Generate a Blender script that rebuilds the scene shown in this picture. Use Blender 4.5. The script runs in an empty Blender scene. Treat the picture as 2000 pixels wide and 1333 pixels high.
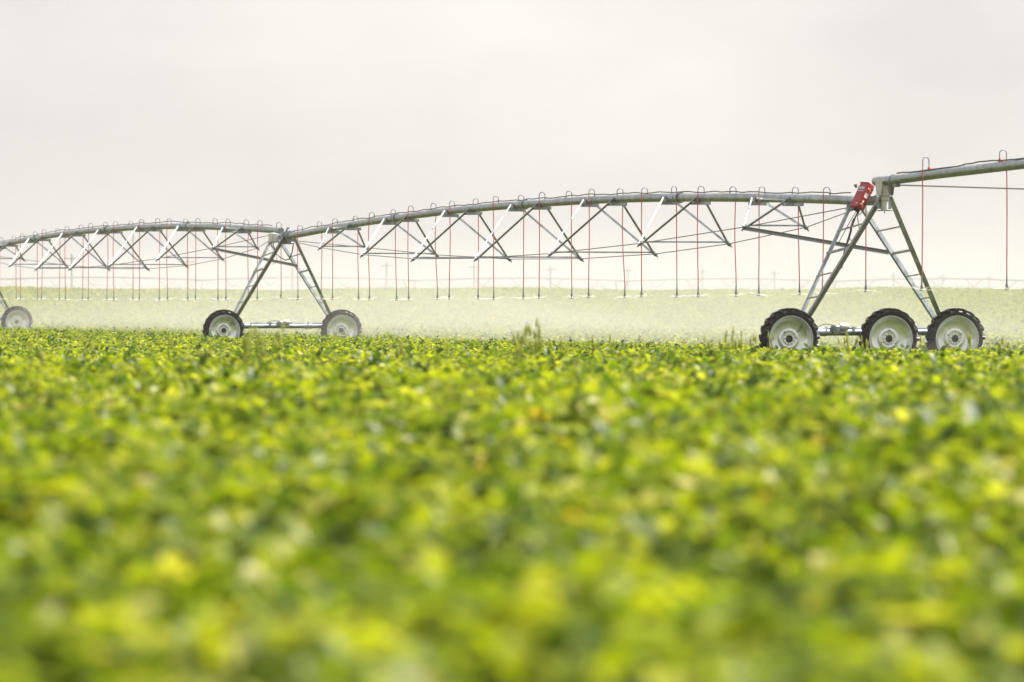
import bpy, bmesh, math, random
import numpy as np
from mathutils import Vector, Matrix

random.seed(7)
rng = np.random.default_rng(11)
scene = bpy.context.scene
COL = scene.collection
R = math.radians

# ------------------------------------------------------------------ camera
cam_d = bpy.data.cameras.new('camera')
cam = bpy.data.objects.new('camera', cam_d)
COL.objects.link(cam)
CAM_H = 1.36
cam.location = (0, 0, CAM_H)
cam.rotation_euler = (R(90 - 0.337), 0, 0)
cam_d.lens = 170
cam_d.sensor_width = 36
cam_d.clip_start = 0.5
cam_d.clip_end = 9000
cam_d.dof.use_dof = True
cam_d.dof.focus_distance = 132
cam_d.dof.aperture_fstop = 2.25
scene.camera = cam

# ------------------------------------------------------------------ sky
SUN_EL, SUN_AZ = 56, 76          # azimuth clockwise from +Y (the view axis)
world = bpy.data.worlds.new('World')
scene.world = world
world.use_nodes = True
wn, wl = world.node_tree.nodes, world.node_tree.links
wn.clear()
w_out = wn.new('ShaderNodeOutputWorld')
w_bg = wn.new('ShaderNodeBackground')
w_bg.inputs['Strength'].default_value = 0.084
sky = wn.new('ShaderNodeTexSky')
sky.sky_type = 'NISHITA'
sky.sun_disc = False
sky.sun_elevation = R(SUN_EL)
sky.sun_rotation = R(SUN_AZ)
sky.dust_density = 4
tc = wn.new('ShaderNodeTexCoord')
nz = wn.new('ShaderNodeTexNoise')
nz.inputs['Scale'].default_value = 7.0
nz.inputs['Detail'].default_value = 5
nz.inputs['Roughness'].default_value = 0.5
mp = wn.new('ShaderNodeMapping')
mp.inputs['Scale'].default_value = (1, 1, 2.2)
mp.inputs['Location'].default_value = (0.59, 2.46, 0.68)
cr = wn.new('ShaderNodeValToRGB')
cr.color_ramp.elements[0].position = 0.34
cr.color_ramp.elements[1].position = 0.66
cr.color_ramp.elements[0].color = (2.94, 2.81, 2.71, 1)
cr.color_ramp.elements[1].color = (3.70, 3.53, 3.35, 1)
mx = wn.new('ShaderNodeMix')
mx.data_type = 'RGBA'
mx.inputs['Factor'].default_value = 0.93
wl.new(tc.outputs['Generated'], mp.inputs['Vector'])
wl.new(mp.outputs['Vector'], nz.inputs['Vector'])
wl.new(nz.outputs['Fac'], cr.inputs['Fac'])
wl.new(sky.outputs['Color'], mx.inputs['A'])
wl.new(cr.outputs['Color'], mx.inputs['B'])
wl.new(mx.outputs['Result'], w_bg.inputs['Color'])
wl.new(w_bg.outputs['Background'], w_out.inputs['Surface'])

# ------------------------------------------------------------------ sun and exposure
sun_d = bpy.data.lights.new('sun', 'SUN')
sun = bpy.data.objects.new('sun', sun_d)
COL.objects.link(sun)
sun_d.energy = 5.0
sun_d.angle = R(0.6)
sun_d.color = (1.0, 0.94, 0.85)
sdir = Vector((math.sin(R(SUN_AZ)) * math.cos(R(SUN_EL)), math.cos(R(SUN_AZ)) * math.cos(R(SUN_EL)), math.sin(R(SUN_EL))))
sun.rotation_euler = sdir.to_track_quat('Z', 'Y').to_euler()
sun.location = (20, -10, 60)

scene.view_settings.view_transform = 'Standard'
scene.view_settings.look = 'None'
scene.view_settings.exposure = 1.75
scene.view_settings.gamma = 1
scene.view_settings.use_curve_mapping = False
scene.render.engine = 'CYCLES'
cy = scene.cycles
cy.max_bounces = 8
cy.diffuse_bounces = 3
cy.glossy_bounces = 3
cy.transmission_bounces = 4
cy.volume_bounces = 1
cy.transparent_max_bounces = 12
cy.use_denoising = True

# ------------------------------------------------------------------ helpers: objects
def tag(o, label=None, cat=None, group=None, kind=None):
    if label: o['label'] = label
    if cat: o['category'] = cat
    if group: o['group'] = group
    if kind: o['kind'] = kind
    return o

def thing(name, label, cat, loc=(0, 0, 0), rotz=0, group=None):
    o = bpy.data.objects.new(name, None)
    o.empty_display_size = 0.2
    COL.objects.link(o)
    o.location = loc
    o.rotation_euler = (0, 0, rotz)
    return tag(o, label, cat, group)

def place_mesh(name, me, parent=None, loc=None, rot=None):
    o = bpy.data.objects.new(name, me)
    COL.objects.link(o)
    if parent is not None: o.parent = parent
    if loc is not None: o.location = loc
    if rot is not None: o.rotation_euler = rot
    return o

def copy_tree(o, parent=None):
    c = o.copy()
    COL.objects.link(c)
    c.parent = parent
    for ch in list(o.children):
        copy_tree(ch, c)
    return c

def frame_of(d, ref=None):
    d = Vector(d).normalized()
    ref = Vector(ref) if ref is not None else (Vector((0, 0, 1)) if abs(d.z) < 0.9 else Vector((1, 0, 0)))
    a = (ref - d * ref.dot(d)).normalized()
    return d, a, d.cross(a)

class MB:
    """collects shapes into one mesh"""
    def __init__(self):
        self.v, self.f, self.s = [], [], []
    def add(self, vs, fs, smooth=False):
        b = len(self.v)
        self.v += [tuple(p) for p in vs]
        self.f += [tuple(i + b for i in q) for q in fs]
        self.s += [smooth] * len(fs)
        return self
    def tube(self, pts, r, n=8, caps=True):
        pts = [Vector(p) for p in pts]
        rs = r if isinstance(r, (list, tuple)) else [r] * len(pts)
        vs, fs, a = [], [], None
        for i, p in enumerate(pts):
            d = (pts[min(i + 1, len(pts) - 1)] - pts[max(i - 1, 0)]).normalized()
            if a is None: _, a, b = frame_of(d)
            a = (a - d * a.dot(d)).normalized()
            b = d.cross(a)
            for k in range(n):
                t = 2 * math.pi * k / n
                vs.append(p + a * (rs[i] * math.cos(t)) + b * (rs[i] * math.sin(t)))
        for i in range(len(pts) - 1):
            for k in range(n):
                fs.append((i * n + k, i * n + (k + 1) % n, (i + 1) * n + (k + 1) % n, (i + 1) * n + k))
        self.add(vs, fs, n > 4)
        if caps:
            m = (len(pts) - 1) * n
            self.add(vs[:n], [tuple(reversed(range(n)))])
            self.add(vs[m:], [tuple(range(n))])
        return self
    def prism(self, p, q, prof, ref=None):
        """extrude a 2D outline (a, b) from p to q; a runs along ref"""
        p, q = Vector(p), Vector(q)
        d, a, b = frame_of(q - p, ref)
        n = len(prof)
        vs = [p + a * x + b * y for x, y in prof] + [q + a * x + b * y for x, y in prof]
        fs = [(k, (k + 1) % n, n + (k + 1) % n, n + k) for k in range(n)] + [tuple(reversed(range(n))), tuple(range(n, 2 * n))]
        return self.add(vs, fs)
    def angle(self, p, q, w, t=0.010, ref=None):
        return self.prism(p, q, [(0, 0), (w, 0), (w, t), (t, t), (t, w), (0, w)], ref)
    def bar(self, p, q, w, h, ref=None):
        return self.prism(p, q, [(-w / 2, -h / 2), (w / 2, -h / 2), (w / 2, h / 2), (-w / 2, h / 2)], ref)
    def box(self, c, ax, ay, az, bevel=0.0):
        """box with half-axis vectors; bevelled edges by a chamfer of the outline"""
        c, ax, ay, az = Vector(c), Vector(ax), Vector(ay), Vector(az)
        if bevel <= 0:
            vs = [c + ax * i + ay * j + az * k for k in (-1, 1) for j in (-1, 1) for i in (-1, 1)]
            return self.add(vs, [(0, 2, 3, 1), (4, 5, 7, 6), (0, 1, 5, 4), (2, 6, 7, 3), (0, 4, 6, 2), (1, 3, 7, 5)])
        lx, ly, lz = ax.length, ay.length, az.length
        fx, fy, fz = 1 - bevel / lx, 1 - bevel / ly, 1 - bevel / lz
        bm = bmesh.new()
        for sx in (-1, 1):
            for sy in (-1, 1):
                for sz in (-1, 1):
                    bm.verts.new(c + ax * sx + ay * (sy * fy) + az * (sz * fz))
                    bm.verts.new(c + ax * (sx * fx) + ay * sy + az * (sz * fz))
                    bm.verts.new(c + ax * (sx * fx) + ay * (sy * fy) + az * sz)
        bmesh.ops.convex_hull(bm, input=bm.verts)
        bm.verts.index_update()
        self.add([v.co.copy() for v in bm.verts], [tuple(v.index for v in f.verts) for f in bm.faces])
        bm.free()
        return self
    def lathe(self, prof, c=(0, 0, 0), axis=(0, 1, 0), n=40, close=False):
        """profile of (radius, distance along axis)"""
        c = Vector(c)
        d, a, b = frame_of(axis)
        vs, fs, m = [], [], len(prof)
        for k in range(n):
            t = 2 * math.pi * k / n
            e = a * math.cos(t) + b * math.sin(t)
            vs += [c + d * y + e * r for r, y in prof]
        for k in range(n):
            k2 = (k + 1) % n
            for i in range(m if close else m - 1):
                j = (i + 1) % m
                fs.append((k * m + i, k2 * m + i, k2 * m + j, k * m + j))
        return self.add(vs, fs, True)
    def ball(self, c, r, n=6):
        prof = [(max(1e-4, r * math.sin(math.pi * i / n)), -r * math.cos(math.pi * i / n)) for i in range(n + 1)]
        return self.lathe(prof, c, (0, 0, 1), n + 2)
    def mesh(self, name, mat):
        me = bpy.data.meshes.new(name)
        me.from_pydata(self.v, [], self.f)
        me.materials.append(mat)
        me.polygons.foreach_set('use_smooth', self.s)
        bm = bmesh.new(); bm.from_mesh(me)
        bmesh.ops.recalc_face_normals(bm, faces=bm.faces)
        bm.to_mesh(me); bm.free()
        if any(self.s):
            me.set_sharp_from_angle(angle=R(40))
        return me
    def build(self, name, mat, parent=None):
        return place_mesh(name, self.mesh(name, mat), parent)

# ------------------------------------------------------------------ materials
def new_mat(name):
    m = bpy.data.materials.new(name)
    m.use_nodes = True
    return m, m.node_tree.nodes, m.node_tree.links, m.node_tree.nodes['Principled BSDF']

def weathered(name, c1, c2, scale=6, rough=(0.35, 0.6), metal=0.0, spec=0.5, bump=0.0):
    m, n, l, b = new_mat(name)
    t = n.new('ShaderNodeTexCoord')
    x = n.new('ShaderNodeTexNoise'); x.inputs['Scale'].default_value = scale; x.inputs['Detail'].default_value = 6
    x.inputs['Roughness'].default_value = 0.65
    r = n.new('ShaderNodeValToRGB')
    r.color_ramp.elements[0].position, r.color_ramp.elements[1].position = 0.35, 0.68
    r.color_ramp.elements[0].color, r.color_ramp.elements[1].color = (*c1, 1), (*c2, 1)
    mr = n.new('ShaderNodeMapRange')
    mr.inputs['To Min'].default_value, mr.inputs['To Max'].default_value = rough
    l.new(t.outputs['Object'], x.inputs['Vector'])
    l.new(x.outputs['Fac'], r.inputs['Fac']); l.new(r.outputs['Color'], b.inputs['Base Color'])
    l.new(x.outputs['Fac'], mr.inputs['Value']); l.new(mr.outputs['Result'], b.inputs['Roughness'])
    b.inputs['Metallic'].default_value = metal
    b.inputs['Specular IOR Level'].default_value = spec
    if bump:
        bp = n.new('ShaderNodeBump'); bp.inputs['Strength'].default_value = bump; bp.inputs['Distance'].default_value = 0.01
        l.new(x.outputs['Fac'], bp.inputs['Height']); l.new(bp.outputs['Normal'], b.inputs['Normal'])
    return m

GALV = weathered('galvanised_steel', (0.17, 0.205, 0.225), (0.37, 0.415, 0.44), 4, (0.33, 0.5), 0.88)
GALV_DARK = weathered('dull_and_shaded_steel', (0.15, 0.17, 0.17), (0.24, 0.26, 0.255), 9, (0.35, 0.55), 0.6)  # dull fittings; also painted shade on the near left truss legs
RIM = weathered('galvanised_rim', (0.62, 0.67, 0.67), (0.78, 0.82, 0.81), 5, (0.18, 0.32), 0.74)
CAST = weathered('pale_painted_casting', (0.42, 0.42, 0.39), (0.54, 0.54, 0.51), 7, (0.4, 0.6), 0.2)
ROD = weathered('dark_rod', (0.10, 0.10, 0.10), (0.17, 0.17, 0.165), 5, (0.4, 0.6), 0.5)
RUBBER = weathered('wet_tyre_rubber', (0.004, 0.004, 0.005), (0.009, 0.009, 0.010), 14, (0.16, 0.6), 0.0, 0.25, 0.25)
BLACK = weathered('black_cable', (0.008, 0.008, 0.009), (0.018, 0.018, 0.02), 8, (0.35, 0.6))
HOSE = weathered('red_hose', (0.36, 0.050, 0.038), (0.46, 0.075, 0.058), 3, (0.35, 0.55))
VALVE = weathered('orange_red_plastic', (0.50, 0.04, 0.02), (0.60, 0.06, 0.03), 3, (0.35, 0.55))
RED = weathered('red_paint', (0.25, 0.003, 0.010), (0.33, 0.005, 0.014), 4, (0.25, 0.40))
WHITE = weathered('white_label', (0.68, 0.68, 0.66), (0.78, 0.78, 0.76), 9, (0.4, 0.6))
LILAC = weathered('faded_print', (0.42, 0.34, 0.44), (0.52, 0.44, 0.52), 20, (0.3, 0.5))
GREYBOX = weathered('grey_plastic', (0.50, 0.51, 0.50), (0.60, 0.61, 0.60), 4, (0.4, 0.6))
HUBDARK = weathered('dark_hub_hole', (0.012, 0.013, 0.012), (0.03, 0.03, 0.028), 8, (0.4, 0.7))  # dark hole in the hub, its shade put into the colour
WEIGHT = weathered('grey_weight', (0.15, 0.165, 0.17), (0.24, 0.255, 0.26), 6, (0.35, 0.6), 0.2)
FARSTEEL = weathered('pale_distant_steel', (0.16, 0.17, 0.17), (0.22, 0.23, 0.23), 3, (0.7, 0.9), 0.0)
POLE = weathered('grey_pole_wood', (0.10, 0.09, 0.08), (0.15, 0.14, 0.13), 3, (0.7, 0.9))
BRASS = weathered('dull_brass', (0.50, 0.42, 0.25), (0.65, 0.58, 0.42), 12, (0.3, 0.5), 0.6)

def water_material():
    m, n, l, b = new_mat('water_spray')
    n.remove(b)
    out = n['Material Output']
    tr = n.new('ShaderNodeBsdfTransparent')
    tl = n.new('ShaderNodeBsdfTranslucent'); tl.inputs['Color'].default_value = (0.9, 0.92, 0.92, 1)
    df = n.new('ShaderNodeBsdfDiffuse'); df.inputs['Color'].default_value = (0.9, 0.92, 0.92, 1)
    a = n.new('ShaderNodeMixShader'); a.inputs[0].default_value = 0.5
    c = n.new('ShaderNodeMixShader'); c.inputs[0].default_value = 0.20
    l.new(df.outputs[0], a.inputs[1]); l.new(tl.outputs[0], a.inputs[2])
    l.new(tr.outputs[0], c.inputs[1]); l.new(a.outputs[0], c.inputs[2])
    l.new(c.outputs[0], out.inputs['Surface'])
    return m
WATER = water_material()

def leaf_material():
    m, n, l, b = new_mat('bean_leaf')
    out = n['Material Output']
    at = n.new('ShaderNodeAttribute'); at.attribute_name = 'tint'          # one value per leaf
    oi = n.new('ShaderNodeObjectInfo')
    geo = n.new('ShaderNodeNewGeometry')
    big = n.new('ShaderNodeTexNoise'); big.inputs['Scale'].default_value = 0.55; big.inputs['Detail'].default_value = 3
    l.new(geo.outputs['Position'], big.inputs['Vector'])
    # age and painted glints = leaf tint + patch wobble + slow drift across the field
    m1 = n.new('ShaderNodeMath'); m1.operation = 'MULTIPLY_ADD'
    l.new(oi.outputs['Random'], m1.inputs[0]); m1.inputs[1].default_value = 0.16; l.new(at.outputs['Fac'], m1.inputs[2])
    m2 = n.new('ShaderNodeMath'); m2.operation = 'MULTIPLY_ADD'
    l.new(big.outputs['Fac'], m2.inputs[0]); m2.inputs[1].default_value = 0.50; l.new(m1.outputs[0], m2.inputs[2])
    m3 = n.new('ShaderNodeMath'); m3.operation = 'SUBTRACT'
    l.new(m2.outputs[0], m3.inputs[0]); m3.inputs[1].default_value = 0.33
    r = n.new('ShaderNodeValToRGB'); e = r.color_ramp.elements
    e[0].position, e[0].color = 0.0, (0.030, 0.058, 0.004, 1)
    e[1].position, e[1].color = 1.0, (0.24, 0.17, 0.05, 1)
    for p, c in ((0.28, (0.068, 0.102, 0.004)), (0.55, (0.140, 0.170, 0.006)), (0.80, (0.200, 0.219, 0.012)), (0.89, (0.30, 0.29, 0.09)), (0.96, (0.29, 0.25, 0.02))):  # the pale stop before yellow is a painted glint
        x = e.new(p); x.color = (*c, 1)
    l.new(m3.outputs[0], r.inputs['Fac'])
    # the underside is paler; the extra paleness paints in highlights
    under = n.new('ShaderNodeMix'); under.data_type = 'RGBA'
    l.new(geo.outputs['Backfacing'], under.inputs['Factor'])
    pale = n.new('ShaderNodeMix'); pale.data_type = 'RGBA'; pale.inputs['Factor'].default_value = 0.6
    l.new(r.outputs['Color'], pale.inputs['A']); pale.inputs['B'].default_value = (0.30, 0.32, 0.12, 1)
    l.new(r.outputs['Color'], under.inputs['A']); l.new(pale.outputs['Result'], under.inputs['B'])
    l.new(under.outputs['Result'], b.inputs['Base Color'])
    b.inputs['Roughness'].default_value = 0.42
    b.inputs['Specular IOR Level'].default_value = 0.13
    tl = n.new('ShaderNodeBsdfTranslucent')
    br = n.new('ShaderNodeMix'); br.data_type = 'RGBA'; br.blend_type = 'MULTIPLY'; br.inputs['Factor'].default_value = 1
    l.new(r.outputs['Color'], br.inputs['A']); br.inputs['B'].default_value = (1.86, 1.94, 0.40, 1)
    l.new(br.outputs['Result'], tl.inputs['Color'])
    ms = n.new('ShaderNodeMixShader'); ms.inputs[0].default_value = 0.41
    l.new(b.outputs[0], ms.inputs[1]); l.new(tl.outputs[0], ms.inputs[2]); l.new(ms.outputs[0], out.inputs['Surface'])
    return m
LEAF = leaf_material()

def weed_material(name, c1, c2):
    m, n, l, b = new_mat(name)
    out = n['Material Output']
    t = n.new('ShaderNodeTexCoord')
    x = n.new('ShaderNodeTexNoise'); x.inputs['Scale'].default_value = 9
    r = n.new('ShaderNodeValToRGB'); r.color_ramp.elements[0].color, r.color_ramp.elements[1].color = (*c1, 1), (*c2, 1)
    l.new(t.outputs['Object'], x.inputs['Vector']); l.new(x.outputs['Fac'], r.inputs['Fac']); l.new(r.outputs['Color'], b.inputs['Base Color'])
    b.inputs['Roughness'].default_value = 0.6
    tl = n.new('ShaderNodeBsdfTranslucent'); l.new(r.outputs['Color'], tl.inputs['Color'])
    ms = n.new('ShaderNodeMixShader'); ms.inputs[0].default_value = 0.5
    l.new(b.outputs[0], ms.inputs[1]); l.new(tl.outputs[0], ms.inputs[2]); l.new(ms.outputs[0], out.inputs['Surface'])
    return m
WEED = weed_material('grass_blade', (0.22, 0.27, 0.03), (0.30, 0.34, 0.05))
SEED = weed_material('grass_seed_head', (0.36, 0.40, 0.07), (0.46, 0.48, 0.11))

def soil_material():
    m, n, l, b = new_mat('soil')
    g = n.new('ShaderNodeNewGeometry')
    x = n.new('ShaderNodeTexNoise'); x.inputs['Scale'].default_value = 3.0; x.inputs['Detail'].default_value = 8
    r = n.new('ShaderNodeValToRGB'); e = r.color_ramp.elements
    e[0].color, e[1].color = (0.05, 0.045, 0.018, 1), (0.12, 0.10, 0.045, 1)
    l.new(g.outputs['Position'], x.inputs['Vector']); l.new(x.outputs['Fac'], r.inputs['Fac']); l.new(r.outputs['Color'], b.inputs['Base Color'])
    bp = n.new('ShaderNodeBump'); bp.inputs['Strength'].default_value = 0.6; bp.inputs['Distance'].default_value = 0.05
    l.new(x.outputs['Fac'], bp.inputs['Height']); l.new(bp.outputs['Normal'], b.inputs['Normal'])
    b.inputs['Roughness'].default_value = 0.9
    return m
SOIL = soil_material()

def volume_material(name, density, aniso, color=(0.62, 0.612, 0.595)):
    m = bpy.data.materials.new(name); m.use_nodes = True
    n, l = m.node_tree.nodes, m.node_tree.links
    n.clear()
    out = n.new('ShaderNodeOutputMaterial'); v = n.new('ShaderNodeVolumePrincipled')
    v.inputs['Color'].default_value = (*color, 1)
    v.inputs['Density'].default_value = density
    v.inputs['Anisotropy'].default_value = aniso
    l.new(v.outputs['Volume'], out.inputs['Volume'])
    return m

# ------------------------------------------------------------------ terrain: flat near the machine, a low rise behind it
_gy = np.arange(-200, 6000, 1.0)
_gz = np.interp(_gy, [-200, 9, 14, 30, 45, 75, 108, 150, 225, 300, 360, 400, 430, 470, 560, 680, 900, 6000], [.13, .13, .25, .33, .32, .20, 0, 0, .2, .9, 1.98, 2.72, 3.0, 2.75, 2.3, 2.6, 1.6, 1.6])
_k = np.hanning(25); _k /= _k.sum()
_gz = np.convolve(np.pad(_gz, 12, mode='edge'), _k, 'valid')
def ground(x, y):
    z = np.interp(y, _gy, _gz)
    roll = np.clip((np.asarray(y) - 230) / 190, 0, 1)
    return z + roll * (0.10 * np.sin(x * 0.16 + 2.2) + 0.05 * np.sin(x * 0.41 + 0.7))

def build_ground():
    ys = np.concatenate([np.arange(-60, 0, 15), np.arange(0, 150, 3), np.arange(150, 480, 6), np.arange(480, 1000, 20), np.array([1000, 1300, 1800, 2600, 4000, 5900])])
    xs = np.concatenate([np.array([-2500, -1200, -600, -300]), np.arange(-160, 161, 4), np.array([300, 600, 1200, 2500])])
    X, Y = np.meshgrid(xs, ys)
    Z = ground(X, Y)
    v = np.stack([X, Y, Z], -1).reshape(-1, 3)
    nx = len(xs)
    f = [(j * nx + i, j * nx + i + 1, (j + 1) * nx + i + 1, (j + 1) * nx + i) for j in range(len(ys) - 1) for i in range(nx - 1)]
    me = bpy.data.meshes.new('field_ground')
    me.from_pydata(v.tolist(), [], f)
    me.materials.append(SOIL)
    me.polygons.foreach_set('use_smooth', [True] * len(f))
    o = place_mesh('field_ground', me)
    tag(o, 'brown soil of the flat field, rising gently to a low crest', 'ground', kind='structure')
build_ground()

# ------------------------------------------------------------------ the machine's own axes
F = 9444.0
E = Vector((0.29544282, -0.95536043, 0))         # along the pipe, towards the camera
N = Vector((0.95536043, 0.29544282, 0))          # across it, the wheels' rolling direction
ROT = math.atan2(N.y, N.x)
SPAN = 56.52
LEFT_SPAN = 57.9
T1 = Vector((704 * 115.9 / F, 115.9, 0))
T2 = T1 - E * SPAN
T3 = T2 - E * LEFT_SPAN
T3.z = 0.20
# local frame of every machine part: x across (right), y along the pipe away from the camera, z up
PR = 0.11                                          # pipe radius

# ------------------------------------------------------------------ haze and spray mist
def build_haze():
    x0, x1, y0, y1, z0, z1 = -420, 420, -40, 1600, -1.2, 16.0
    mb = MB().box(((x0 + x1) / 2, (y0 + y1) / 2, (z0 + z1) / 2), ((x1 - x0) / 2, 0, 0), (0, (y1 - y0) / 2, 0), (0, 0, (z1 - z0) / 2))
    o = mb.build('haze', volume_material('haze_air', 0.00021, 0.0))
    tag(o, 'pale summer haze lying over the whole field', 'haze', kind='stuff')
build_haze()

def build_mist(label, s0, s1, prof, density, wob, seed, n=46, scallop=0.0):
    """a long low bank of fine spray drifting off the sprinkler line: cross-section (u, z) carried along s"""
    rr = np.random.default_rng(seed)
    ss = np.linspace(s0, s1, n)
    ph = rr.uniform(0, 6.28, 4)
    vs, fs, m = [], [], len(prof)
    zb = min(z for _, z in prof)
    for i, s in enumerate(ss):
        end = min(1.0, (i + 0.15) / n * 9, (n - 1 - i + 0.15) / n * 7.6)
        hgt = end * (1 + wob * (0.6 * math.sin(s * 0.21 + ph[0]) + 0.5 * math.sin(s * 0.53 + ph[1])))
        hgt *= 1 - scallop * (1 - abs(math.cos(math.pi * (s - 1.6) / 4.63)))
        wid = end * (1 + wob * (0.7 * math.sin(s * 0.13 + ph[2]) + 0.4 * math.sin(s * 0.37 + ph[3])))
        for u, z in prof:
            p = T2 + E * s + N * (u * (wid if u > 0 else 1))
            g = float(ground(p.x, p.y))
            vs.append((p.x, p.y, g + zb + (z - zb) * hgt))
    for i in range(n - 1):
        for k in range(m):
            fs.append((i * m + k, i * m + (k + 1) % m, (i + 1) * m + (k + 1) % m, (i + 1) * m + k))
    mb = MB().add(vs, fs)
    mb.add(vs[:m], [tuple(range(m))]); mb.add(vs[-m:], [tuple(range(m))])
    me = mb.mesh('spray_mist', volume_material('mist_air', density, 0.0))
    bm = bmesh.new(); bm.from_mesh(me); bmesh.ops.remove_doubles(bm, verts=bm.verts, dist=1e-5)
    bmesh.ops.recalc_face_normals(bm, faces=bm.faces); bm.to_mesh(me); bm.free()
    tag(place_mesh('spray_mist', me), label, 'mist', kind='stuff')
build_mist('dense white spray mist hugging the crop below the sprinkler heads', -92, SPAN + 7,
           [(-0.9, .25), (0.1, 1.5), (1.2, 2.15), (2.6, 2.05), (4.5, 1.3), (7.5, .25)], 0.0095, 0.10, 1, 260, 0.30)
build_mist('thin white mist drifting downwind behind the sprinkler line', -95, SPAN + 9,
           [(-0.5, .22), (0.8, 1.6), (3, 2.5), (7, 2.7), (12, 2.2), (17, 1.3), (23, .22)], 0.0025, 0.14, 2)
build_mist('highest and faintest veil of mist blown away from the sprinklers', -98, SPAN + 8,
           [(0.3, .19), (2, 2.0), (6, 3.6), (12, 4.2), (19, 3.5), (27, 2.0), (36, .19)], 0.0064, 0.18, 3)

# ------------------------------------------------------------------ bean crop
def build_patch(idx):
    """one square metre of bean canopy: hundreds of folded leaflets on petioles"""
    r = np.random.default_rng(100 + idx)
    V, Fc, tint = [], [], []
    nleaf = 250
    for _ in range(nleaf):
        x, y = r.uniform(-0.56, 0.56, 2)
        mound = 0.065 * math.sin(x * 7.1 + idx * 1.7) + 0.065 * math.cos(y * 6.7 + idx * 2.3)
        top = 0.33 + mound + r.normal(0, 0.03)
        if mound < -0.02 and r.random() < 0.55: continue
        z = top - abs(r.normal(0, 1)) * 0.09 if r.random() < 0.85 else r.uniform(0.1, 0.3)
        size = r.uniform(0.068, 0.130)
        az = r.uniform(0, 6.283)
        tl = r.normal(0.0, 0.5)
        tn = float(np.clip(r.normal(0.36, 0.22), 0, .74))
        q = r.random()
        if q < 0.05: tn = r.uniform(0.80, 0.90)  # pale leaves: highlights painted into the leaf colour
        elif q < 0.060: tn = 1.0
        for da in (-1.35, 0, 1.35):
            a = az + da + r.normal(0, 0.15)
            tilt = tl * math.cos(da) + r.normal(-0.15, 0.30)       # droop along the blade
            rollv = r.normal(0, 0.35)
            s = size * (1.0 if da == 0 else 0.88)
            d = Vector((math.cos(a) * math.cos(tilt), math.sin(a) * math.cos(tilt), math.sin(tilt)))
            side = Vector((-math.sin(a), math.cos(a), 0))
            up = d.cross(side) * -1 if d.cross(side).z < 0 else d.cross(side)
            sd = side * math.cos(rollv) + up * math.sin(rollv)
            nn = up * math.cos(rollv) - side * math.sin(rollv)
            o = Vector((x, y, z)) + d * (0.012 if da else 0.03)
            b = len(V)
            V += [o, o + d * (s * .32) + sd * (s * .40) + nn * (s * .10), o + d * (s * .32) - sd * (s * .40) + nn * (s * .10),
                  o + d * (s * .70) + sd * (s * .30) + nn * (s * .06), o + d * (s * .70) - sd * (s * .30) + nn * (s * .06),
                  o + d * (s * 1.05) - nn * (s * .10), o + d * (s * .5)]
            Fc += [(b, b + 6, b + 1), (b, b + 2, b + 6), (b + 1, b + 6, b + 3), (b + 2, b + 4, b + 6), (b + 3, b + 6, b + 5), (b + 6, b + 4, b + 5)]
            tint += [tn + r.normal(0, 0.02)] * 7
        # petiole
        if r.random() < 0.5:
            b = len(V)
            p0 = Vector((x + r.normal(0, .06), y + r.normal(0, .06), 0.05)); p1 = Vector((x, y, z))
            w = Vector((0.002, 0.002, 0))
            V += [p0 - w, p0 + w, p1 + w, p1 - w]
            Fc.append((b, b + 1, b + 2, b + 3)); tint += [0.62] * 4
    me = bpy.data.meshes.new('bean_patch')
    me.from_pydata([tuple(v) for v in V], [], Fc)
    a = me.attributes.new('tint', 'FLOAT', 'POINT')
    a.data.foreach_set('value', np.array(tint, dtype=np.float32))
    me.materials.append(LEAF)
    return bpy.data.objects.new('bean_patch', me)

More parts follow.
